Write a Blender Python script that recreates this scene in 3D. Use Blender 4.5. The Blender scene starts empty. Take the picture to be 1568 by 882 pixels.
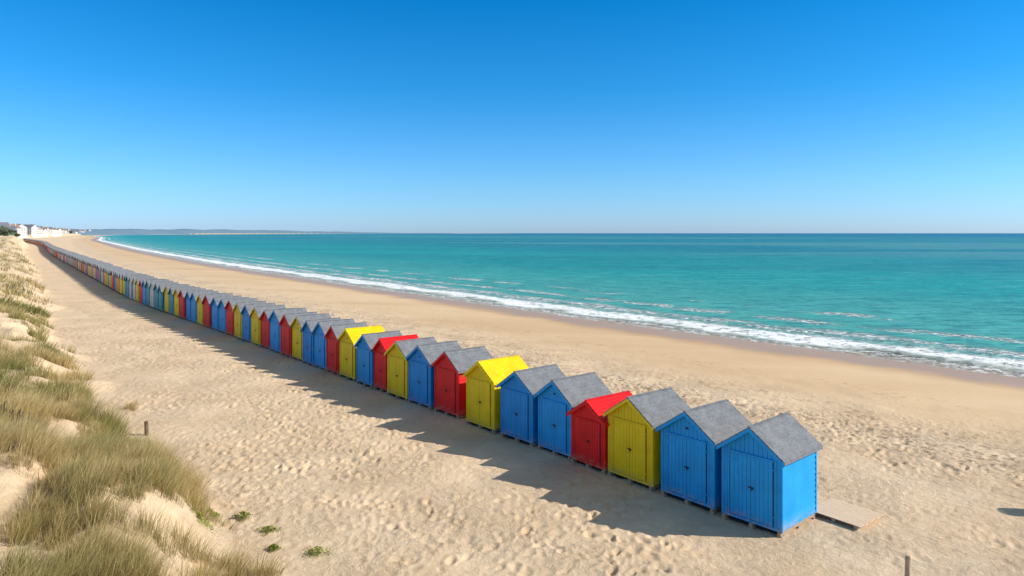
import bpy, bmesh, math, random
import numpy as np
from mathutils import Vector, Matrix
random.seed(7); RNG=np.random.default_rng(11)
scene=bpy.context.scene
COL=scene.collection
# ---------------------------------------------------------------- noise
_lat=RNG.random((256,256))
def vn(x,y,seed=0):
    x=np.asarray(x,float)+seed*17.31; y=np.asarray(y,float)+seed*9.77
    xi=np.floor(x).astype(int); yi=np.floor(y).astype(int)
    fx=x-xi; fy=y-yi
    fx=fx*fx*(3-2*fx); fy=fy*fy*(3-2*fy)
    a=_lat[xi&255,yi&255]; b=_lat[(xi+1)&255,yi&255]
    c=_lat[xi&255,(yi+1)&255]; d=_lat[(xi+1)&255,(yi+1)&255]
    return (a*(1-fx)+b*fx)*(1-fy)+(c*(1-fx)+d*fx)*fy
def fbm(x,y,o=4,seed=0):
    v=0;a=.5;s=0
    for i in range(o):
        v=v+a*vn(x*2**i,y*2**i,seed+i*3); s+=a; a*=.5
    return v/s
def sstep(v,a,b):
    k=np.clip((v-a)/(b-a),0,1); return k*k*(3-2*k)
# ---------------------------------------------------------------- paths
def catmull(pts,n=5):
    P=np.array(pts,float); out=[]
    for i in range(len(P)-1):
        p0=P[max(i-1,0)];p1=P[i];p2=P[i+1];p3=P[min(i+2,len(P)-1)]
        d1=np.linalg.norm(p2-p1)
        m1=(p2-p0)/max(np.linalg.norm(p2-p0),1e-6)*d1
        m2=(p3-p1)/max(np.linalg.norm(p3-p1),1e-6)*d1
        for k in range(n):
            t=k/n
            h=(2*t**3-3*t*t+1)*p1+(t**3-2*t*t+t)*m1+(-2*t**3+3*t*t)*p2+(t**3-t*t)*m2
            out.append(h)
    out.append(P[-1]); return np.array(out)
SHORE=catmull([(190,-130),(110,-42),(60,11),(31.9,42.6),(17.8,58.8),(4.75,75.2),(-18.6,105.7),(-57.6,157),(-99,214),
 (-210,376),(-356,600),(-537,880),(-846,1400),(-1400,2300),(-2000,3700),(-2450,6000),(-2650,9000),(-2500,12500),(-1900,20000),(0,60000)])
P0=np.array([7.06,17.9]); D=np.array([-0.635,0.7725]); Nn=np.array([-0.7725,-0.635])
ROW=catmull([tuple(P0-D*150),tuple(P0-D*30),tuple(P0),tuple(P0+D*40),tuple(P0+D*84),(-70,115),(-119,182),(-183,270),(-307,445),(-425,600),
 (-640,890),(-950,1420),(-1500,2360),(-2100,3760),(-2550,6050),(-2750,9000),(-2600,12500),(-2000,20100),(-100,60000)])
def sdist(x,y,P):
    """signed distance, positive on the left of travel direction"""
    best=np.full(x.shape,1e18); sg=np.ones(x.shape)
    for i in range(len(P)-1):
        a=P[i]; e=P[i+1]-a; L2=(e*e).sum()
        px=x-a[0]; py=y-a[1]
        k=np.clip((px*e[0]+py*e[1])/L2,0,1)
        dx=px-k*e[0]; dy=py-k*e[1]; d=dx*dx+dy*dy
        m=d<best
        best=np.where(m,d,best); sg=np.where(m,np.sign(e[0]*py-e[1]*px),sg)
    return np.sqrt(best)*sg
# footprint tile
TN=420; TS=12.0
tile=np.zeros((TN,TN))
for _ in range(900):
    cx,cy=RNG.integers(0,TN,2); a=RNG.normal(.6,.9); L=RNG.uniform(.12,.21)/TS*TN; W=L*RNG.uniform(.4,.65)
    dep=RNG.uniform(.3,1.15)
    R=int(L*2.6); g=np.arange(-R,R+1); gx,gy=np.meshgrid(g,g,indexing='ij')
    u=(gx*math.cos(a)+gy*math.sin(a))/L; v=(-gx*math.sin(a)+gy*math.cos(a))/W
    q=u*u+v*v
    f=-np.exp(-q*1.2)+.38*np.exp(-((np.sqrt(q)-1.55)**2)*5)
    ix=(cx+gx)%TN; iy=(cy+gy)%TN
    np.add.at(tile,(ix,iy),f*dep)
def tsample(x,y,ang,sc):
    u=(x*math.cos(ang)+y*math.sin(ang))*sc/TS*TN; v=(-x*math.sin(ang)+y*math.cos(ang))*sc/TS*TN
    ui=np.floor(u).astype(int); vi=np.floor(v).astype(int); fu=u-ui; fv=v-vi
    ui%=TN; vi%=TN; u1=(ui+1)%TN; v1=(vi+1)%TN
    return (tile[ui,vi]*(1-fu)+tile[u1,vi]*fu)*(1-fv)+(tile[ui,v1]*(1-fu)+tile[u1,v1]*fu)*fv
def ground(x,y,full=False):
    x=np.asarray(x,float); y=np.asarray(y,float)
    r=np.hypot(x,y)
    sd=sdist(x,y,SHORE); t=sdist(x,y,ROW)
    u=np.clip(sd/30,0,1)
    zb=np.where(sd>0,-1+(1-(1-u)**1.6),-1+np.maximum(sd*.06,-8))
    zb=zb+.10*(fbm(x/9,y/9,3,5)-.5)*sstep(sd,-6,2)
    T0=10.6+3.4*(vn(x/7,y/7,2)-.5)+.9*(vn(x/1.8,y/1.8,3)-.5)-3.0*sstep(r,35,110)+1.3*(1-sstep(r,16,27))
    k=.55*sstep(t,T0,T0+2.6)+.45*sstep(t,T0+1.5,T0+7.5)
    hd=2.3+3.2*sstep(r,120,500)
    mound=(fbm(x/5,y/5,4,9)-.5)*2.4
    z=zb+hd*k+mound*k*np.where(r>200,1.6,1)
    z=z+.5*k*(sstep(fbm(x/2.6,y/2.6,2,31),.45,.6)-.4)
    near=1-sstep(r,70,130)
    z=z+near*.11*(fbm(x/1.6,y/1.6,3,21)-.5)*sstep(sd,8,20)
    zone=sstep(sd,15,23)*(1-.8*k)
    fp=(tsample(x,y,.3,1.0)+.7*tsample(x+3.3+.3*vn(x,y,7),y-1.7,1.25,.83))
    inten=.25+1.25*sstep(fbm(x/4,y/4,4,40),.32,.68)
    z=z+near*zone*.040*fp*inten
    bb=np.exp(-((sd-(23+3*(vn(x/6,y/6,8)-.5)))/2.2)**2)
    z=z+near*bb*(.15*(fbm(x/.7,y/.7,3,50)-.35)+.05)
    q=t-(6.3+1.2*(vn(x/12,y/12,14)-.5)+.5*vn(x/2,y/2,15))
    z=z-near*.03*np.exp(-(q/.3)**2)*sstep(vn(x/3,y/3,16),.2,.6)
    if full: return z,sd,t,k,bb
    return z
def gz(x,y): return float(ground(np.array([x]),np.array([y]))[0])
# ---------------------------------------------------------------- node helpers
class NT:
    def __init__(s,name):
        s.m=bpy.data.materials.new(name); s.m.use_nodes=True; s.t=s.m.node_tree; s.n=s.t.nodes; s.l=s.t.links
        s.bsdf=s.n['Principled BSDF']; s.pos=None
    def _in(s,sock,v):
        if v is None: return
        if isinstance(v,bpy.types.NodeSocket): s.l.new(v,sock)
        else:
            if isinstance(v,(tuple,list)) and sock.type=='RGBA' and len(v)==3: v=(*v,1)
            sock.default_value=v
    def P(s,rot=0,scale=(1,1,1),obj=True):
        tc=s.n.new('ShaderNodeTexCoord'); mp=s.n.new('ShaderNodeMapping')
        s.l.new(tc.outputs['Object'],mp.inputs[0]); mp.inputs['Rotation'].default_value=(0,0,rot); mp.inputs['Scale'].default_value=scale
        return mp.outputs[0]
    def noise(s,scale,detail=4,rough=.5,vec=None,dist=0):
        n=s.n.new('ShaderNodeTexNoise'); s._in(n.inputs['Vector'],vec if vec is not None else s.P())
        n.inputs['Scale'].default_value=scale;n.inputs['Detail'].default_value=detail;n.inputs['Roughness'].default_value=rough;n.inputs['Distortion'].default_value=dist
        return n.outputs['Fac']
    def math(s,op,a,b=None,c=None,clamp=False):
        n=s.n.new('ShaderNodeMath'); n.operation=op; n.use_clamp=clamp
        s._in(n.inputs[0],a); s._in(n.inputs[1],b)
        if c is not None: s._in(n.inputs[2],c)
        return n.outputs[0]
    def rng(s,v,a,b,c=0,d=1,smooth=True):
        n=s.n.new('ShaderNodeMapRange'); n.interpolation_type='SMOOTHSTEP' if smooth else 'LINEAR'
        s._in(n.inputs['Value'],v)
        for k,w in zip(('From Min','From Max','To Min','To Max'),(a,b,c,d)): n.inputs[k].default_value=w
        return n.outputs[0]
    def mix(s,f,a,b,mode='MIX'):
        n=s.n.new('ShaderNodeMix'); n.data_type='RGBA'; n.blend_type=mode
        s._in(n.inputs[0],f); s._in(n.inputs[6],a); s._in(n.inputs[7],b); return n.outputs[2]
    def attr(s,name,out='Fac'):
        n=s.n.new('ShaderNodeAttribute'); n.attribute_name=name; return n.outputs[out]
    def bump(s,h,st=.5,dist=.05,nrm=None):
        n=s.n.new('ShaderNodeBump'); n.inputs['Strength'].default_value=st; n.inputs['Distance'].default_value=dist
        s._in(n.inputs['Height'],h)
        if nrm is not None: s._in(n.inputs['Normal'],nrm)
        return n.outputs[0]
    def set(s,**kw):
        mp={'color':'Base Color','rough':'Roughness','spec':'Specular IOR Level','normal':'Normal','metal':'Metallic','ior':'IOR'}
        for k,v in kw.items(): s._in(s.bsdf.inputs[mp[k]],v)
        return s.m
# ---------------------------------------------------------------- mesh helpers
def mesh_from_arrays(name,co,quads,mats,attrs={},colattr=None,smooth=True):
    me=bpy.data.meshes.new(name); nv=len(co); nf=len(quads)
    me.vertices.add(nv); me.vertices.foreach_set('co',np.asarray(co,np.float32).ravel())
    me.loops.add(nf*4); me.loops.foreach_set('vertex_index',np.asarray(quads,np.int32).ravel())
    me.polygons.add(nf); me.polygons.foreach_set('loop_start',np.arange(0,nf*4,4,dtype=np.int32))
    me.polygons.foreach_set('use_smooth',np.full(nf,smooth))
    me.update(calc_edges=True)
    for k,v in attrs.items():
        a=me.attributes.new(k,'FLOAT','POINT'); a.data.foreach_set('value',np.asarray(v,np.float32).ravel())
    if colattr is not None:
        a=me.attributes.new(colattr[0],'FLOAT_COLOR','POINT'); c=np.ones((nv,4),np.float32); c[:,:3]=colattr[1]; a.data.foreach_set('color',c.ravel())
    for m in mats: me.materials.append(m)
    ob=bpy.data.objects.new(name,me); COL.objects.link(ob); return ob
def polar(th,rr):
    T,R=np.meshgrid(th,rr); x=R*np.sin(T); y=R*np.cos(T)
    nr,nt=T.shape; i=np.arange(nr*nt).reshape(nr,nt)
    a=i[:-1,:-1].ravel();b=i[:-1,1:].ravel();c=i[1:,1:].ravel();d=i[1:,:-1].ravel()
    return x.ravel(),y.ravel(),np.stack([a,d,c,b],1)
rad=math.radians
def thetas(n1,n2):
    f=np.linspace(rad(-47),rad(47),n1); c=np.linspace(rad(47),rad(313),n2)[1:]
    return np.concatenate([f,c])
# ---------------------------------------------------------------- materials: ground
def sand_mat():
    g=NT('beach_sand'); sd=g.attr('shore_d'); dune=g.attr('dune'); wr=g.attr('wrack')
    n1=g.noise(.25,5,.55); n2=g.noise(2.2,6,.6); n3=g.noise(30,5,.7)
    nl=g.noise(.09,4,.5,g.P(rot=rad(39.5),scale=(.25,1,1)))
    dry=g.mix(g.rng(n1,.35,.65),(.88,.65,.42),(.80,.565,.345))
    dry=g.mix(g.rng(n2,.3,.75,0,.4),dry,(.92,.74,.53))
    damp=g.mix(g.rng(nl,.35,.65),(.69,.46,.255),(.80,.565,.335))
    sdw=g.math('ADD',sd,g.math('MULTIPLY',g.math('SUBTRACT',g.noise(.12,4,.55),.5),9))
    c=g.mix(g.rng(sdw,14,24),damp,dry)
    sw=g.math('ADD',sd,g.math('MULTIPLY',g.math('SUBTRACT',g.noise(.2,3,.5),.5),5))
    wet=g.rng(sw,3.0,7.5,1,0)
    c=g.mix(wet,c,(.50,.295,.15))
    spk=g.rng(g.noise(3.2,6,.78),.50,.62)
    c=g.mix(g.math('MULTIPLY',spk,g.math('MULTIPLY',wr,.95,clamp=True)),c,(.22,.155,.11))
    l2=g.math('ABSOLUTE',g.math('SUBTRACT',sdw,13.5)); l2=g.rng(l2,0,1.6,1,0)
    c=g.mix(g.math('MULTIPLY',g.math('MULTIPLY',l2,g.rng(g.noise(1.7,5,.75),.55,.66)),.65),c,(.26,.16,.10))
    l3=g.math('ABSOLUTE',g.math('SUBTRACT',sdw,20)); l3=g.rng(l3,0,2.5,1,0)
    c=g.mix(g.math('MULTIPLY',g.math('MULTIPLY',l3,g.rng(g.noise(1.1,6,.8),.53,.61)),.6),c,(.30,.19,.12))
    spk3=g.rng(g.noise(1.3,6,.8),.66,.72)
    c=g.mix(g.math('MULTIPLY',spk3,.35),c,(.38,.26,.16))
    lit=g.rng(g.noise(.6,5,.65),.46,.62)
    c=g.mix(g.math('MULTIPLY',lit,g.math('MULTIPLY',dune,.45)),c,(.44,.35,.18))
    c=g.mix(g.rng(n3,.2,.8,0,.18),c,(.52,.36,.21))
    town=g.attr('far'); c=g.mix(town,c,(.22,.27,.17))
    h=g.math('ADD',g.math('MULTIPLY',g.noise(3.3,7,.72,None,.4),1.0),g.math('MULTIPLY',n3,.2))
    dryk=g.math('MULTIPLY',g.rng(sd,12,24,.2,1),g.rng(g.noise(.35,3,.5),.3,.7,.5,1.2))
    nb=g.bump(g.math('MULTIPLY',h,dryk),.95,.17)
    rough=g.rng(wet,0,1,.95,.35)
    return g.set(color=c,rough=rough,spec=.2,normal=nb)
th=thetas(1000,110)
rr=np.concatenate([[.02],np.geomspace(.5,10,22)[:-1],np.geomspace(10,95,560)[:-1],np.geomspace(95,60000,240)])
x,y,q=polar(th,rr)
z,sd,t,k,bb=ground(x,y,True)
r=np.hypot(x,y)
far=sstep(r,450,900)*sstep(t,25,60)
ground_ob=mesh_from_arrays('beach_sand_ground',np.stack([x,y,z],1),q,[sand_mat()],{'shore_d':sd,'dune':k,'wrack':bb,'far':far})
# ---------------------------------------------------------------- sea
def sea_mat():
    g=NT('sea_water'); wd=g.attr('wd')
    rot=rad(50)
    n0=g.noise(.11,4,.55); nA=g.noise(.9,5,.6)
    w=g.math('ADD',wd,g.math('MULTIPLY',g.math('SUBTRACT',n0,.5),6.5))
    w=g.math('ADD',w,g.math('MULTIPLY',g.math('SUBTRACT',nA,.5),2.2))
    big=g.noise(.012,4,.55,g.P(rot=rad(5),scale=(.3,1,1)))
    big2=g.noise(.0030,4,.55,g.P(rot=rad(8),scale=(.25,1,1)))
    turq=g.mix(g.rng(big,.4,.6),(.001,.27,.23),(.006,.37,.30))
    farc=g.mix(g.rng(big2,.49,.54),(.001,.205,.22),(.10,.32,.275))
    c=g.mix(g.rng(wd,100,300),turq,farc)
    c=g.mix(g.rng(wd,600,2600),c,(.001,.105,.185))
    c=g.mix(g.rng(w,8,80,.8,0),c,(.12,.47,.36))
    c=g.mix(g.rng(w,1,11,.85,0),c,(.52,.49,.35))
    chop=g.noise(.9,6,.70,g.P(rot=rot,scale=(.3,1.1,1)))
    c=g.mix(g.rng(chop,.44,.62,0,.65),c,(.002,.13,.145))
    chop2=g.noise(.28,6,.72,g.P(rot=rad(20),scale=(.3,1.1,1)))
    c=g.mix(g.rng(chop2,.5,.64,0,.5),c,(.11,.48,.42))
    chop3=g.noise(.05,6,.75,g.P(rot=rad(15),scale=(.25,1.2,1)))
    c=g.mix(g.math('MULTIPLY',g.rng(chop3,.48,.62,0,.5),g.rng(wd,60,200)),c,(.003,.12,.16))
    def band(cn,wi,th0,th1,sc):
        a=g.math('ABSOLUTE',g.math('SUBTRACT',w,cn)); a=g.rng(a,wi*.35,wi,1,0)
        return g.math('MULTIPLY',a,g.rng(g.noise(sc,6,.7),th0,th1))
    lace=g.rng(g.noise(1.8,7,.8),.43,.54)
    f=g.math('MULTIPLY',band(5.0,3.3,.28,.38,.16),g.rng(g.noise(1.3,7,.78),.35,.48,.3,1))
    f=g.math('MAXIMUM',f,g.math('MULTIPLY',band(10.0,2.3,.38,.48,.2),lace))
    f=g.math('MAXIMUM',f,g.math('MULTIPLY',band(1.4,1.0,.34,.46,.3),g.math('MULTIPLY',lace,.85)))
    f=g.math('MAXIMUM',f,g.math('MULTIPLY',band(16.5,1.8,.43,.53,.13),lace))
    f=g.math('MAXIMUM',f,g.math('MULTIPLY',band(25,1.8,.50,.59,.10),lace))
    edge=g.math('MULTIPLY',g.rng(wd,.15,.8,1,0),.8)
    f=g.math('MAXIMUM',f,g.math('MULTIPLY',edge,lace))
    mid=g.math('MULTIPLY',g.rng(w,1.0,9,1,0),g.math('MULTIPLY',lace,.6)); f=g.math('MAXIMUM',f,mid)
    cap=g.math('MULTIPLY',g.rng(g.noise(.35,6,.74,g.P(rot=rot,scale=(.35,1.3,1))),.65,.71),g.rng(wd,10,40,0,.5))
    f=g.math('MAXIMUM',f,cap)
    c=g.mix(f,c,(.92,.93,.92))
    s1=g.noise(.55,5,.62,g.P(rot=rot,scale=(.3,1,1))); s2=g.noise(2.4,4,.6,g.P(rot=rad(40),scale=(.5,1,1)))
    h=g.math('ADD',g.math('MULTIPLY',s1,1.0),g.math('MULTIPLY',s2,.3)); h=g.math('ADD',h,g.math('MULTIPLY',f,.3))
    amt=g.rng(wd,1,8,.15,1); h=g.math('MULTIPLY',h,amt)
    nb=g.bump(h,1,.9)
    g.set(color=c,rough=g.rng(f,0,1,.3,.9),spec=g.rng(f,0,1,.15,.1),ior=1.33,normal=nb)
    tr=g.n.new('ShaderNodeBsdfTransparent'); mx=g.n.new('ShaderNodeMixShader'); out=g.n['Material Output']
    fac=g.math('MAXIMUM',g.rng(w,.3,4.0,.25,1),f); g.l.new(fac,mx.inputs[0]); g.l.new(tr.outputs[0],mx.inputs[1]); g.l.new(g.bsdf.outputs[0],mx.inputs[2]); g.l.new(mx.outputs[0],out.inputs['Surface'])
    return g.m
th2=thetas(620,60)
rr2=np.concatenate([[15],np.geomspace(28,170,420)[:-1],np.geomspace(170,60000,200)])
x,y,q=polar(th2,rr2); sdd=sdist(x,y,SHORE); wd=-sdd
wv=wd+4.5*(vn(x/9,y/9,60)-.5)
z=-1+.22*np.exp(-((wv-4.8)/1.0)**2)*(.4+.9*vn(x/5,y/5,61))+.15*np.exp(-((wv-9.5)/1.4)**2)*vn(x/6,y/6,62)
nearm=(1-sstep(np.hypot(x,y),150,300))*sstep(wd,8,20)
z=z+nearm*.14*(fbm((x*.64+y*.77)/7,(x*.77-y*.64)/2.2,3,70)-.5)
z=z-1.5*sstep(sdd,25,60)
keep=(sdd[q].min(axis=1)<70)
mesh_from_arrays('sea_water',np.stack([x,y,z],1),q[keep],[sea_mat()],{'wd':wd})
# ---------------------------------------------------------------- beach huts
def paint(name,rgb,var=.12):
    g=NT(name)
    n=g.noise(1.3,5,.6); st=g.noise(3,6,.7,g.P(scale=(6,6,.7)))
    oi=g.n.new('ShaderNodeObjectInfo'); 
    d=tuple(v*.82 for v in rgb); l=tuple(min(1,v*1.06+.004) for v in rgb)
    c=g.mix(g.rng(n,.3,.7),d,l)
    c=g.mix(g.rng(st,.4,.8,0,.5),c,tuple(v*.72 for v in rgb))
    c=g.mix(g.rng(oi.outputs['Random'],0,1,0,.2,False),c,tuple(v*.62 for v in rgb))
    tc=g.n.new('ShaderNodeTexCoord'); sp=g.n.new('ShaderNodeSeparateXYZ'); g.l.new(tc.outputs['Object'],sp.inputs[0])
    low=g.math('MULTIPLY',g.rng(sp.outputs[2],.1,.5,.6,0),g.rng(g.noise(4,5,.7),.4,.65)); c=g.mix(low,c,(.45,.34,.22))
    chip=g.rng(g.noise(14,5,.75),.68,.73,0,.4); c=g.mix(chip,c,(.35,.31,.27))
    nb=g.bump(g.noise(18,5,.7,g.P(scale=(1,1,1))),.35,.01)
    return g.set(color=c,rough=.5,spec=.3,normal=nb)
PM={'blue':paint('blue_paint',(.002,.36,.83)),'blue2':paint('deep_blue_paint',(.003,.30,.75)),'yellow':paint('yellow_paint',(1.0,.68,.004)),
 'red':paint('red_paint',(.88,.008,.012)),'orange':paint('orange_paint',(.90,.30,.03)),'teal':paint('teal_paint',(.02,.36,.45)),'white':paint('white_paint',(.75,.72,.66))}
def felt():
    g=NT('grey_roof_felt'); c=g.mix(g.rng(g.noise(3,5,.65),.3,.7),(.135,.14,.15),(.225,.23,.24))
    c=g.mix(g.rng(g.noise(32,4,.85),.45,.65,0,.8),c,(.38,.38,.39))
    return g.set(color=c,rough=.95,spec=.1,normal=g.bump(g.noise(40,4,.7),.8,.015))
def wood(name,a,b):
    g=NT(name); c=g.mix(g.rng(g.noise(5,6,.7,g.P(scale=(1,6,1))),.3,.7),a,b)
    return g.set(color=c,rough=.85,spec=.2,normal=g.bump(g.noise(25,5,.7),.4,.01))
FELT=felt(); WOOD=wood('weathered_timber',(.34,.25,.17),(.50,.39,.27)); PALEW=wood('bleached_timber',(.66,.47,.31),(.82,.62,.43)); DARKW=wood('dark_timber',(.12,.08,.05),(.24,.165,.11))
g=NT('black_iron'); IRON=g.set(color=(.03,.03,.032),rough=.5,metal=.6)
g=NT('dark_gap'); GAP=g.set(color=(.02,.02,.025),rough=.9)
def box(bm,a,b,mi,M=None):
    vs=[bm.verts.new((X,Y,Z)) for X in (a[0],b[0]) for Y in (a[1],b[1]) for Z in (a[2],b[2])]
    if M is not None:
        for v in vs: v.co=M@v.co
    for f in ((0,1,3,2),(4,6,7,5),(0,4,5,1),(2,3,7,6),(0,2,6,4),(1,5,7,3)):
        bm.faces.new([vs[i] for i in f]).material_index=mi
def prism(bm,poly,y0,y1,mi):
    """poly in xz, extruded along y"""
    A=[bm.verts.new((p[0],y0,p[1])) for p in poly]; B=[bm.verts.new((p[0],y1,p[1])) for p in poly]
    n=len(poly); bm.faces.new(A).material_index=mi; bm.faces.new(B[::-1]).material_index=mi
    for i in range(n): bm.faces.new([A[i],B[i],B[(i+1)%n],A[(i+1)%n]]).material_index=mi
def build_hut(bm,W,Dp,eave,peak,seed,detail=2,M=None):
    """0 wall paint,1 roof,2 timber,3 dark,4 iron, local: front y=0 facing -y, x centred"""
    rnd=random.Random(seed); start=len(bm.verts)
    hw=W/2; z0=.16
    slope=(peak-eave)/hw
    top=lambda X: peak-abs(X)*slope
    prism(bm,[(-hw+.02,z0+.02),(hw-.02,z0+.02),(hw-.02,eave-.03),(0,peak-.04),(-hw+.02,eave-.03)],.02,Dp-.02,3 if detail==2 else 0)
    if detail==2:
        nb=13; bw=W/nb
        for yy,s in ((0,1),(Dp,-1)):
            for i in range(nb):
                a=-hw+i*bw+.005; b=a+bw-.010; j=rnd.uniform(0,.004)
                pts=[(a,z0),(b,z0),(b,top(b)-.01),(a,top(a)-.01)]
                if a<0<b: pts=[(a,z0),(b,z0),(b,top(b)-.01),(0,peak-.01),(a,top(a)-.01)]
                y0,y1=(yy-.004-j,yy+.018) if s>0 else (yy-.018,yy+.004+j)
                prism(bm,pts,y0,y1,0)
        nh=int((eave-z0)/.15)
        bh=(eave-z0-.01)/nh
        for s in (-1,1):
            for i in range(nh):
                zz=z0+i*bh; tw=rnd.uniform(-.003,.003)
                xo=s*(hw+.026+tw); xi=s*(hw-.019); xt=s*(hw+.000)
                poly=[(xi,zz+.005),(xo,zz+.005),(xt,zz+bh-.006),(xi,zz+bh-.006)]
                if s<0: poly=poly[::-1]
                prism(bm,poly,.045,Dp-.045,0)
            xa,xb=sorted((s*(hw-.045),s*(hw+.03)))
            box(bm,(xa,-.022,z0-.02),(xb,.043,eave-.02),0); box(bm,(xa,Dp-.043,z0-.02),(xb,Dp+.022,eave-.02),0)
        dz0=z0+.07; dz1=min(eave-.16,1.98); dw=W*.36; nd=5
        for s in (-1,1):
            for i in range(nd):
                a=s*(.006+i*(dw/nd)); b=s*(.006+(i+1)*(dw/nd)-.008); a,b=min(a,b),max(a,b)
                box(bm,(a,-.032-rnd.uniform(0,.003),dz0),(b,-.009,dz1),0)
            for zz in (dz0+.22,dz1-.22):
                a,b=sorted((s*dw*.62,s*(dw+.04))); box(bm,(a,-.044,zz),(b,-.036,zz+.04),0)
        box(bm,(-dw-.03,-.05,dz1+.012),(dw+.03,-.009,dz1+.06),0)
        for s in (-1,1):
            a,b=sorted((s*(dw+.008),s*(dw+.022))); box(bm,(a,-.024,dz0),(b,-.009,dz1),3)
        box(bm,(-.005,-.034,dz0),(.005,-.02,dz1),3)
        zc=dz0+(dz1-dz0)*.5
        box(bm,(-.07,-.055,zc),(.09,-.04,zc+.035),4)
        box(bm,(.02,-.07,zc-.05),(.06,-.055,zc+.025),4)
        if rnd.random()<.5: box(bm,(-.04,-.03,eave+.12),(.04,-.009,eave+.18),4)
        box(bm,(-hw-.01,-.03,z0-.03),(hw+.01,-.009,z0+.05),0)
    oh=.13; of=.13; th=.045
    L=hw+oh
    for s in (-1,1):
        p=[(0,peak+.005),(s*L,peak+.005-L*slope),(s*L,peak+.005-L*slope+th),(0,peak+.005+th)]
        if s>0: p=p[::-1]
        prism(bm,p,-of,Dp+of,1)
        if detail==2:
            p=[(0,peak-.085),(s*L,peak-.085-L*slope),(s*L,peak+.02-L*slope),(0,peak+.02)]
            if s>0: p=p[::-1]
            prism(bm,p,-of-.022,-of-.002,0); prism(bm,p,Dp+of+.002,Dp+of+.022,0)
            a,b=sorted((s*(L-.005),s*(L+.016))); box(bm,(a,-of,peak-.04-L*slope),(b,Dp+of,peak+.03-L*slope),1)
    if detail==2:
        box(bm,(-.05,-of-.004,peak+.035),(.05,Dp+of+.004,peak+.062),1)
        nc=7
        for s in (-1,1):
            for c_ in range(nc):
                x0=s*(.05+(L-.07)*c_/nc); x1=s*(.05+(L-.07)*(c_+1)/nc)
                zt=lambda X,o: peak+.051+o-abs(X)*slope
                p=[(x0,zt(x0,-.002)),(x1,zt(x1,-.002)),(x1,zt(x1,.014)),(x0,zt(x0,.001))]
                if s>0:p=p[::-1]
                prism(bm,p,-of+.002,Dp+of-.002,1)
        for X in (-hw+.05,0,hw-.05):
            box(bm,(X-.045,-.06,.05),(X+.045,Dp+.06,z0-.032),2)
            for Y in (.02,Dp/2,Dp-.1): box(bm,(X-.07,Y-.07,-.25),(X+.07,Y+.09,.048),2)
        box(bm,(-hw+.1,.1,-.1),(hw-.1,Dp-.1,.045),3)
    else:
        box(bm,(-hw+.04,.04,-.2),(hw-.04,Dp-.04,z0+.015),3)
    if M is not None:
        bm.verts.ensure_lookup_table()
        for v in bm.verts[start:]: v.co=M@v.co
def finish(bm,name,mats,smooth=False):
    bmesh.ops.recalc_face_normals(bm,faces=bm.faces)
    me=bpy.data.meshes.new(name); bm.to_mesh(me); bm.free()
    for m in mats: me.materials.append(m)
    ob=bpy.data.objects.new(name,me); COL.objects.link(ob); return ob
i0=int(np.argmin(np.hypot(*(ROW-P0).T)))
RP=ROW[i0:]; SL=np.concatenate([[0],np.cumsum(np.hypot(*np.diff(RP,axis=0).T))])
def rowpos(s):
    p=np.array([np.interp(s,SL,RP[:,0]),np.interp(s,SL,RP[:,1])]); s2=s+2; s1=max(s-2,0)
    d=np.array([np.interp(s2,SL,RP[:,0])-np.interp(s1,SL,RP[:,0]),np.interp(s2,SL,RP[:,1])-np.interp(s1,SL,RP[:,1])]); return p,d/np.linalg.norm(d)
H=[(1.73,'blue','g',1),(3.88,'blue','g',1),(6.08,'yellow','g',1),(7.77,'red','red',.84),(9.6,'blue','g',.98),(11.73,'blue2','g',.98),(14.02,'yellow','yellow',1),
(16.6,'red','g',1.02),(18.73,'blue2','g',1.02),(20.73,'yellow','g',1),(22.3,'red','red',.97),(24.1,'blue','g',.98),(26.3,'yellow','yellow',1),(27.9,'red','g',1),(29.7,'blue','g',1.02),
(31.4,'blue2','g',.98),(33.2,'yellow','g',1.02),(35.0,'red','g',1),(37.0,'blue','g',1.04),(38.9,'red','g',.97),(40.8,'yellow','g',1),(42.7,'blue2','g',1),(44.6,'yellow','g',1),(46.6,'red','g',1.02),
(48.5,'blue','g',1),(50.5,'blue','g',1),(52.5,'red','g',1.02),(54.5,'yellow','g',.98),(56.4,'blue','g',1),(58.3,'blue2','g',1),(60.3,'red','g',1),(62.3,'yellow','g',1)]
seqc=['blue','red','yellow','orange','teal','red','blue','orange','yellow','blue2','red','orange','white','yellow','red','teal']
s=62.3; rnd=random.Random(3)
while s<830:
    s+=2.0+rnd.uniform(-.1,.15); c=rnd.choice(seqc); rf='g'
    if s>200 and rnd.random()<.35: c=rnd.choice(['orange','red','white','red'])
    H.append((s,c,rf,rnd.uniform(.95,1.06)))
prev=0; farbms={}
for i,(sf,c,rf,hs) in enumerate(H):
    W=min(1.84,sf-prev-(.12 if i else 0)); 
    sc=sf-W/2; prev=sf
    p,d=rowpos(sc); ang=math.atan2(-d[1],-d[0])
    if i==0: ang+=rad(2)
    ang+=rad(rnd.uniform(-1.2,1.2)) if i>1 else 0
    back=np.array([math.cos(ang+math.pi/2),math.sin(ang+math.pi/2)])
    off=rnd.uniform(-.06,.06) if i>2 else 0
    M=Matrix.Translation((p[0]+back[0]*off,p[1]+back[1]*off,0.0))@Matrix.Rotation(ang,4,'Z')
    if i<90:
        bm=bmesh.new(); build_hut(bm,W,1.95,2.08*hs,2.70*hs,i,2 if i<45 else 1)
        ob=finish(bm,'beach_hut',[PM[c],FELT if rf=='g' else PM[rf],WOOD,GAP,IRON]); ob.matrix_world=M
    else:
        bm=farbms.setdefault(c,bmesh.new()); build_hut(bm,W,1.95,2.08*hs,2.70*hs,i,1,M)
par=bpy.data.objects.new('distant_beach_hut_row',None); COL.objects.link(par)
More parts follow.
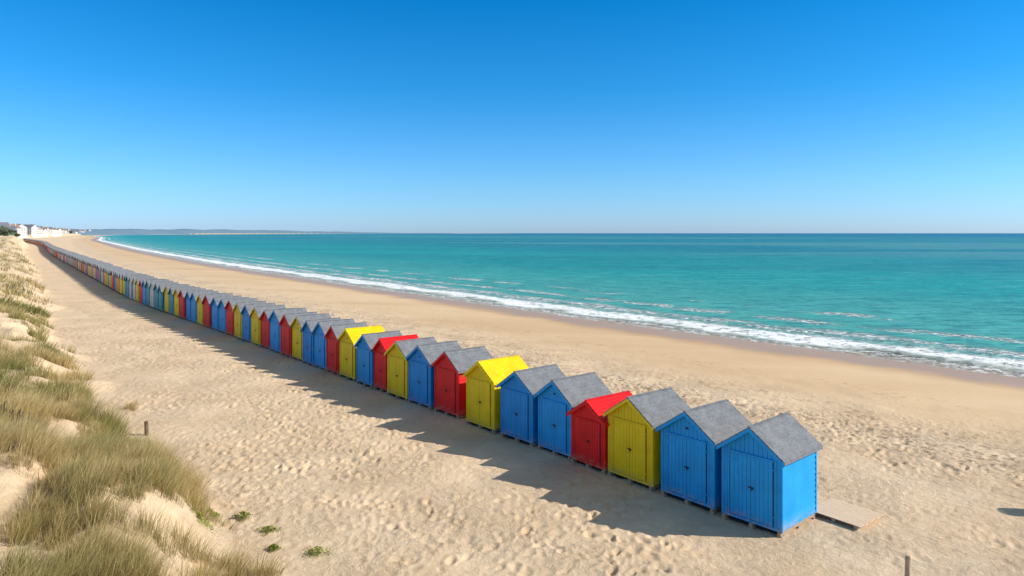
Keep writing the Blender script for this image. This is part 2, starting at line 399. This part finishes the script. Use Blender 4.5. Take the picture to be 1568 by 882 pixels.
for c,bm in farbms.items():
    o=finish(bm,'huts_'+c,[PM[c],FELT,WOOD,GAP,IRON]); o.parent=par
# ---------------------------------------------------------------- small props
ang=math.atan2(-D[1],-D[0])
bm=bmesh.new()
for i in range(10):
    a=-.72+i*.145; j=random.uniform(-.02,.02)
    box(bm,(-.72+j,a+.005,.075),(.74+j,a+.138,.10),0)
for X in (-.6,0,.6): box(bm,(X-.05,-.7,-.03),(X+.05,.7,.073),1)
ob=finish(bm,'wooden_platform',[PALEW,WOOD]); ob.location=(9.42,19.32,gz(9.4,19.4)+.02); ob.rotation_euler=(rad(-1.5),rad(1),ang)
def post(px,py,h,rd,lean):
    bm=bmesh.new(); z0=gz(px,py); n=10
    rings=[(-.4,rd),(0,rd*1.03),(h*.5,rd*.97),(h-.03,rd*.95),(h,rd*.75)]
    R=[]
    for zz,q in rings: R.append([bm.verts.new((q*math.cos(a*6.283/n)*(1+.08*math.sin(a*3)),q*math.sin(a*6.283/n),zz)) for a in range(n)])
    for a,b in zip(R,R[1:]):
        for i in range(n): bm.faces.new((a[i],a[(i+1)%n],b[(i+1)%n],b[i]))
    bm.faces.new(R[-1]); ob=finish(bm,'wooden_post',[WOOD if px>0 else DARKW]); ob.location=(px,py,z0); ob.rotation_euler=(lean,lean*.6,.4)
post(9.12,15.75,.55,.06,.02); post(-14.5,27.1,.55,.075,-.04)
bm=bmesh.new(); 
for i in range(12):
    a=i*6.283/12; M=Matrix.Rotation(a,4,'Z'); box(bm,(.26,-.06,.06),(.285,.06,.95),0,M)
for zz in (.2,.8):
    for i in range(24):
        a=i*6.283/24; box(bm,(.236,-.034,zz),(.258,.034,zz+.05),1,Matrix.Rotation(a,4,'Z'))
box(bm,(-.06,-.06,-.3),(.06,.06,.2),0); box(bm,(-.17,-.17,.15),(.17,.17,.85),1)
ob=finish(bm,'offframe_shadow_bin',[WOOD,IRON]); ob.location=(15.75,19.5,gz(15.75,19.5))  # unseen bin, invented to cast the shadow that enters at the right edge
def fence(p,q2,n):
    bm=bmesh.new(); p=np.array(p,float);q2=np.array(q2,float)
    rn=random.Random(5)
    for i in range(n):
        c=p+(q2-p)*i/(n-1); z0=gz(c[0],c[1]); hh=.5+rn.uniform(-.08,.08)
        M=Matrix.Translation((c[0],c[1],z0))@Matrix.Rotation(rn.uniform(-.12,.12),4,'Y')@Matrix.Rotation(rn.uniform(-.1,.1),4,'X')
        box(bm,(-.016,-.009,-.2),(.016,.009,hh),0,M)
    for h in (.12,.36):
        for i in range(n-1):
            a=p+(q2-p)*i/(n-1); b=p+(q2-p)*(i+1)/(n-1)
            v0=Vector((a[0],a[1],gz(*a)+h)); v1=Vector((b[0],b[1],gz(*b)+h)); dd=v1-v0
            M=Matrix.Translation(v0)@dd.to_track_quat('X','Z').to_matrix().to_4x4(); box(bm,(0,-.014,-.004),(dd.length,-.010,.004),0,M)
    finish(bm,'paling_fence',[DARKW])
fence((-17.4,22.1),(-15.2,21.5),26)
# ---------------------------------------------------------------- dune grass
def grass_mat(name):
    g=NT(name); c=g.attr('col','Color'); g.set(color=c,rough=.6,spec=.2)
    tl=g.n.new('ShaderNodeBsdfTranslucent'); g.l.new(c,tl.inputs[0]); mx=g.n.new('ShaderNodeMixShader'); mx.inputs[0].default_value=.35
    g.l.new(g.bsdf.outputs[0],mx.inputs[1]); g.l.new(tl.outputs[0],mx.inputs[2]); g.l.new(mx.outputs[0],g.n['Material Output'].inputs['Surface']); return g.m
def blades(name,cx,cy,cr,nb,Lm,wd0,mat,green,dens_lean=.55):
    N=len(cx); idx=np.repeat(np.arange(N),nb); M=len(idx)
    z0=ground(cx,cy); e=.25; gx=(ground(cx+e,cy)-z0)/e; gy=(ground(cx,cy+e)-z0)/e; gx=np.clip(gx,-1,1);gy=np.clip(gy,-1,1)
    a=RNG.random(M)*6.283; rr=np.sqrt(RNG.random(M))*cr[idx]
    bx=cx[idx]+rr*np.cos(a); by=cy[idx]+rr*np.sin(a); bz=z0[idx]+gx[idx]*rr*np.cos(a)+gy[idx]*rr*np.sin(a)-.06
    L=Lm[idx]*RNG.uniform(.5,1.15,M); 
    la=a+RNG.normal(0,.7,M); lean=RNG.uniform(.1,1,M)*dens_lean*(.35+rr/np.maximum(cr[idx],.01))
    lx=np.cos(la)*lean+.22; ly=np.sin(la)*lean+.10
    wa=RNG.random(M)*3.14; w=wd0[idx]*RNG.uniform(.6,1.3,M)
    co=np.zeros((M,4,2,3))
    for j,kk in enumerate((0,.38,.72,1.0)):
        X=bx+lx*L*kk**1.8; Y=by+ly*L*kk**1.8; Z=bz+L*(kk-.32*lean*kk*kk)
        ww=w*(1,.85,.55,.08)[j]
        for e_,sg in enumerate((-1,1)):
            co[:,j,e_,0]=X+sg*ww*np.cos(wa); co[:,j,e_,1]=Y+sg*ww*np.sin(wa); co[:,j,e_,2]=Z
    base=(np.arange(M)*8)[:,None]
    q=np.concatenate([base+np.array([2*j,2*j+1,2*j+3,2*j+2])[None] for j in range(3)],0)
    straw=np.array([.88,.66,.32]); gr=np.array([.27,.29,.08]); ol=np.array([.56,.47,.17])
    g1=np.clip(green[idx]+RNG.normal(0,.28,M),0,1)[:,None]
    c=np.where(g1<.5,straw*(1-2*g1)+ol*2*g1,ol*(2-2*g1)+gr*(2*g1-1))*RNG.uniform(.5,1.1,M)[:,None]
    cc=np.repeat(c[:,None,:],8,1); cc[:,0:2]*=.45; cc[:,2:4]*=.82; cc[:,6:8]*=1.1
    return mesh_from_arrays(name,co.reshape(-1,3),q,[mat],{},('col',np.clip(cc,0,.95).reshape(-1,3)))
GM=grass_mat('marram_grass_blades')
def scatter(n,rmin,rmax,amin,amax,thr,kmin=.16):
    X=[];Y=[]
    while len(X)<n:
        m=n*6; az=rad(1)*RNG.uniform(amin,amax,m)
        rr=rmin+(rmax-rmin)*RNG.random(m)**1.3
        x=rr*np.sin(az); y=rr*np.cos(az)
        T=.6*fbm(x/4.2,y/4.2,3,80)+.4*vn(x/1.1,y/1.1,85)
        pre=T>thr+.03*RNG.normal(size=m); x=x[pre]; y=y[pre]
        z,sd,t,k,bb=ground(x,y,True)
        ok=(k>kmin)&(t<70)
        X+=list(x[ok]);Y+=list(y[ok])
    return np.array(X[:n]),np.array(Y[:n])
def mk(name,n,rmin,rmax,am,ax,thr,nb,L,w,cr,km=.16):
    x,y=scatter(n,rmin,rmax,am,ax,thr,km)
    g=np.clip((fbm(x/3,y/3,2,90)-.5)*2.0+.33,0,1)
    Lm=L*(.5+.8*vn(x/1.6,y/1.6,91)); 
    blades(name,x,y,np.full(n,cr)*RNG.uniform(.6,1.3,n),nb,Lm,np.full(n,w),GM,g)
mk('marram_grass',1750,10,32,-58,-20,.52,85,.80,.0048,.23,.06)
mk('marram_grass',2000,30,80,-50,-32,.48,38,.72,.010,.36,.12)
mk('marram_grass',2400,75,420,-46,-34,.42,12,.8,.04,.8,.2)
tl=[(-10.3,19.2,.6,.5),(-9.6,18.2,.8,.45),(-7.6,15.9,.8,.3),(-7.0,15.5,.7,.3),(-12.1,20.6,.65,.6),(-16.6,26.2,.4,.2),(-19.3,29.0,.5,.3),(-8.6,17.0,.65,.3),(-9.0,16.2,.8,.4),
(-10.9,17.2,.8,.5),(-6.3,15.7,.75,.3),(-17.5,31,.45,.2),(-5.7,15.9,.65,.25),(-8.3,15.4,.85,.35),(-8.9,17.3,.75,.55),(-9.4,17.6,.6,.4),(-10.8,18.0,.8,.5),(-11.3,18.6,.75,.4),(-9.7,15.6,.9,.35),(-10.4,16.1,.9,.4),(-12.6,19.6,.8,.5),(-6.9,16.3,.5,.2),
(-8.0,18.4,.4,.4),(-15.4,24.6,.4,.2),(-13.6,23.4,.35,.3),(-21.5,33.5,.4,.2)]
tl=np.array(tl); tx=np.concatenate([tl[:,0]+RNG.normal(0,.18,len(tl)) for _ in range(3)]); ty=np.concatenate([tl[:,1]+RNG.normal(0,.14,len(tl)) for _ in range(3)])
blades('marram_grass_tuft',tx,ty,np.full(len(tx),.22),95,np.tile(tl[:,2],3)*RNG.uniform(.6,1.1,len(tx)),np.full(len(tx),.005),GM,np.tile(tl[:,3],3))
def leaf_mat():
    g=NT('green_leaves'); c=g.attr('col','Color'); return g.set(color=c,rough=.5,spec=.3)
LM=leaf_mat()
for (px,py,rd) in [(-4.87,17.0,.24),(-6.5,18.2,.17),(-7.5,19.05,.16),(-8.0,17.6,.24),(-8.3,18.9,.18),(-6.0,17.2,.1)]:
    M=380; a=RNG.random(M)*6.283; rr=RNG.random(M)**.7*rd*(1+.4*np.sin(a*3+px)+.3*np.sin(a*7+py)); X=px+rr*np.cos(a)*1.3; Y=py+rr*np.sin(a); Z=ground(X,Y)+.02+RNG.random(M)*.15*(1-rr/rd*.6)
    s1=RNG.uniform(.015,.035,M); d=RNG.normal(size=(M,3)); d[:,2]=np.abs(d[:,2])*.9; d/=np.linalg.norm(d,axis=1)[:,None]; e=np.cross(d,RNG.normal(size=(M,3))); e/=np.linalg.norm(e,axis=1)[:,None]
    c0=np.stack([X,Y,Z],1); co=np.stack([c0,c0+d*s1[:,None]*.8+e*s1[:,None]*.5,c0+d*s1[:,None]*1.9,c0+d*s1[:,None]*.8-e*s1[:,None]*.5],1)
    cl=np.array([.16,.23,.03])*RNG.uniform(.4,1.6,M)[:,None]+np.array([.14,.08,0])*RNG.random(M)[:,None]
    mesh_from_arrays('sea_rocket_plant',co.reshape(-1,3),np.arange(M*4).reshape(-1,4),[LM],{},('col',np.repeat(cl,4,0)),smooth=False)
# ---------------------------------------------------------------- distant town
g=NT('white_render'); WR=g.set(color=g.mix(g.noise(.3),(.58,.55,.51),(.72,.69,.65)),rough=.85)
g=NT('slate_roof'); SR=g.set(color=g.mix(g.noise(.5),(.13,.14,.17),(.22,.22,.25)),rough=.8)
g=NT('tile_roof'); TR=g.set(color=g.mix(g.noise(.5),(.27,.16,.12),(.36,.23,.18)),rough=.8)
g=NT('window_glass'); WG=g.set(color=(.06,.08,.10),rough=.15)
def house(bm,M,w,dp,h,rh,ri,rn):
    def P(poly,y0,y1,mi):
        st=len(bm.verts); prism(bm,poly,y0,y1,mi); bm.verts.ensure_lookup_table()
        for v in bm.verts[st:]: v.co=M@v.co
    P([(-w/2,-6),(w/2,-6),(w/2,h),(0,h+rh),(-w/2,h)],-dp/2,dp/2,0)
    sl=rh/(w/2); L=w/2+.4
    for s in (-1,1):
        p=[(0,h+rh+.03),(s*L,h+rh+.03-L*sl),(s*L,h+rh+.33-L*sl),(0,h+rh+.33)]
        if s>0:p=p[::-1]
        P(p,-dp/2-.4,dp/2+.4,ri)
    nf=max(1,int(h/2.8))
    for f in range(nf):
        zz=f*2.8+1.0; n=max(2,int(w/2.6))
        for i in range(n):
            X=-w/2+(i+.5)*w/n
            for yy in (-dp/2-.05,dp/2+.02): box(bm,(X-.5,yy,zz),(X+.5,yy+.03,zz+1.3),3,M)
        n=max(2,int(dp/2.8))
        for i in range(n):
            Y=-dp/2+(i+.5)*dp/n
            for xx in (-w/2-.05,w/2+.02): box(bm,(xx,Y-.5,zz),(xx+.03,Y+.5,zz+1.3),3,M)
    box(bm,(w*.22,-.5,h+rh*.3),(w*.22+.8,.5,h+rh+1.3),0,M)
rn=random.Random(12)
for i in range(26):
    yy=500+i*18+rn.uniform(-6,6); rx=float(np.interp(yy,ROW[:,1],ROW[:,0])); o=rn.uniform(14,60); xx=rx-o
    bm=bmesh.new(); house(bm,Matrix.Identity(4),rn.uniform(8,12),rn.uniform(9,13),rn.uniform(5,7.5),rn.uniform(4,5.5),rn.choice((1,1,2)),rn)
    ob=finish(bm,'white_house',[WR,SR,TR,WG]); ob.location=(xx,yy,gz(xx,yy)-1+.06*o); ob.rotation_euler=(0,0,rn.choice((0,1.57))+.6+rn.uniform(-.2,.2))
bm=bmesh.new()
for i in range(230):
    yy=900*math.exp(rn.random()**1.3*1.25); rx=float(np.interp(yy,ROW[:,1],ROW[:,0])); o=rn.uniform(12,90); xx=rx-o*(yy/900)**.7
    M=Matrix.Translation((xx,yy,gz(xx,yy)+.05*o))@Matrix.Rotation(rn.random()*3,4,'Z'); k=1+.4*rn.random()+(yy/6000)
    house(bm,M,rn.uniform(9,14)*k,rn.uniform(9,14)*k,rn.uniform(5,8)*k**.8,rn.uniform(4,5.5),rn.choice((1,1,2)),rn)
finish(bm,'distant_town',[WR,SR,TR,WG])
def treemass(name,pts,size,mat,n=26):
    co=[];qs=[];c=0
    for (X,Y,Z,S) in pts:
        for _ in range(n):
            d=RNG.normal(size=3); d/=np.linalg.norm(d); p=np.array([X,Y,Z])+d*S*np.array([1,1,.6])*RNG.uniform(.4,1)
            a=RNG.normal(size=3);a/=np.linalg.norm(a); b=np.cross(a,RNG.normal(size=3)); b/=np.linalg.norm(b); w=S*size
            co+= [p+a*w,p+b*w,p-a*w,p-b*w]; qs.append((c,c+1,c+2,c+3)); c+=4
    return mesh_from_arrays(name,np.array(co),np.array(qs),[mat],smooth=False)
g=NT('distant_foliage'); FOL=g.set(color=g.mix(g.noise(.15),(.06,.09,.05),(.12,.15,.09)),rough=.9)
pts=[]
for i in range(850):
    yy=480*math.exp(rn.random()*1.9); rx=float(np.interp(yy,ROW[:,1],ROW[:,0])); o=rn.uniform(14,130)*(yy/560)**.6; xx=rx-o
    S=rn.uniform(2.5,5.5)*(yy/560)**.45; pts.append((xx,yy,gz(xx,yy)+S*.5+o*.055,S))
treemass('distant_trees',pts,.42,FOL)
g=NT('hazy_hills'); HZ=g.set(color=g.mix(g.noise(.002),(.15,.25,.33),(.22,.31,.37)),rough=1,spec=0)  # blue distance haze painted into the base colour
hp=catmull([(-900,1000),(-1350,1700),(-1800,2700),(-2400,4200),(-3000,6500),(-3200,9500),(-2950,12800),(-2300,18500)],20)
vs=[];qs=[]
rows=5
for i,p in enumerate(hp):
    dist=np.hypot(*p); hh=(.0055*dist+4)*(.55+.9*float(fbm(np.array([i*.21]),np.array([2.2]),4,100)[0])); hh*= (1 if i<80 else max(.1,1-(i-80)/60))
    if i<30: hh*=.55+.45*i/30
    for j in range(rows):
        u=j/(rows-1)*2-1; off=u*dist*.05
        vs.append((p[0]+off,p[1]+off*.3,-5+(hh+5)*(1-u*u)))
for i in range(len(hp)-1):
    for j in range(rows-1):
        a=i*rows+j; qs.append((a,a+1,a+rows+1,a+rows))
mesh_from_arrays('distant_hills',np.array(vs),np.array(qs),[HZ])
# ---------------------------------------------------------------- light, sky
sv=Vector((4.15,-.45,2.68)).normalized()
L=bpy.data.lights.new('sun','SUN'); L.energy=5.0; L.angle=rad(.5); L.color=(1,.945,.85)
so=bpy.data.objects.new('sun',L); COL.objects.link(so); so.rotation_euler=sv.to_track_quat('Z','Y').to_euler()
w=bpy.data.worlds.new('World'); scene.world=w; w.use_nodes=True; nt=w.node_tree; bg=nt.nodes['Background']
sky=nt.nodes.new('ShaderNodeTexSky'); sky.sky_type='NISHITA'; sky.sun_disc=False
sky.sun_elevation=math.asin(sv.z); sky.sun_rotation=math.atan2(sv.x,sv.y); sky.air_density=1.0; sky.dust_density=.3; sky.ozone_density=3.0
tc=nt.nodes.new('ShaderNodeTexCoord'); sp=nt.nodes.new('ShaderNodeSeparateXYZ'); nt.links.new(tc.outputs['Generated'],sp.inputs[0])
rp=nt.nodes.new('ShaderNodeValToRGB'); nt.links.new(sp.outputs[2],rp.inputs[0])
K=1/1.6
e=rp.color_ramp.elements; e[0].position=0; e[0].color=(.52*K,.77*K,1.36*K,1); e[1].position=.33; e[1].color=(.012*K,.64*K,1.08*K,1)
for p_,c_ in ((.07,(.40,.77,1.18)),(.2,(.12,.70,1.12)),(.6,(1.45,1.12,.80)),(.95,(1.6,1.2,.82))):  # upper stops, above the frame, warmed and brightened to add fill light
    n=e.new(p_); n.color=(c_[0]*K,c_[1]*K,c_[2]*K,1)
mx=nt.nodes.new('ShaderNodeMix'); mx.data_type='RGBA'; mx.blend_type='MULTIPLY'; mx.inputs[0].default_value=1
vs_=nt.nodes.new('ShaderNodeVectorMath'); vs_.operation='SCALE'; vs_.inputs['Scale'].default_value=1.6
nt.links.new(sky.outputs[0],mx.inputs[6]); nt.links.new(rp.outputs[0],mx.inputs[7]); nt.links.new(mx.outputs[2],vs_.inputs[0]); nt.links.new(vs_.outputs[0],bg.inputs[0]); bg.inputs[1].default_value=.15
# ---------------------------------------------------------------- camera
cam=bpy.data.cameras.new('camera'); cam.lens=24; cam.sensor_width=36; cam.shift_y=-84/1568; cam.clip_end=120000; cam.clip_start=.1
co=bpy.data.objects.new('camera',cam); COL.objects.link(co); co.location=(0,0,8); co.rotation_euler=(rad(90),0,0); scene.camera=co
scene.view_settings.view_transform='Standard'; scene.view_settings.look='None'; scene.view_settings.exposure=0
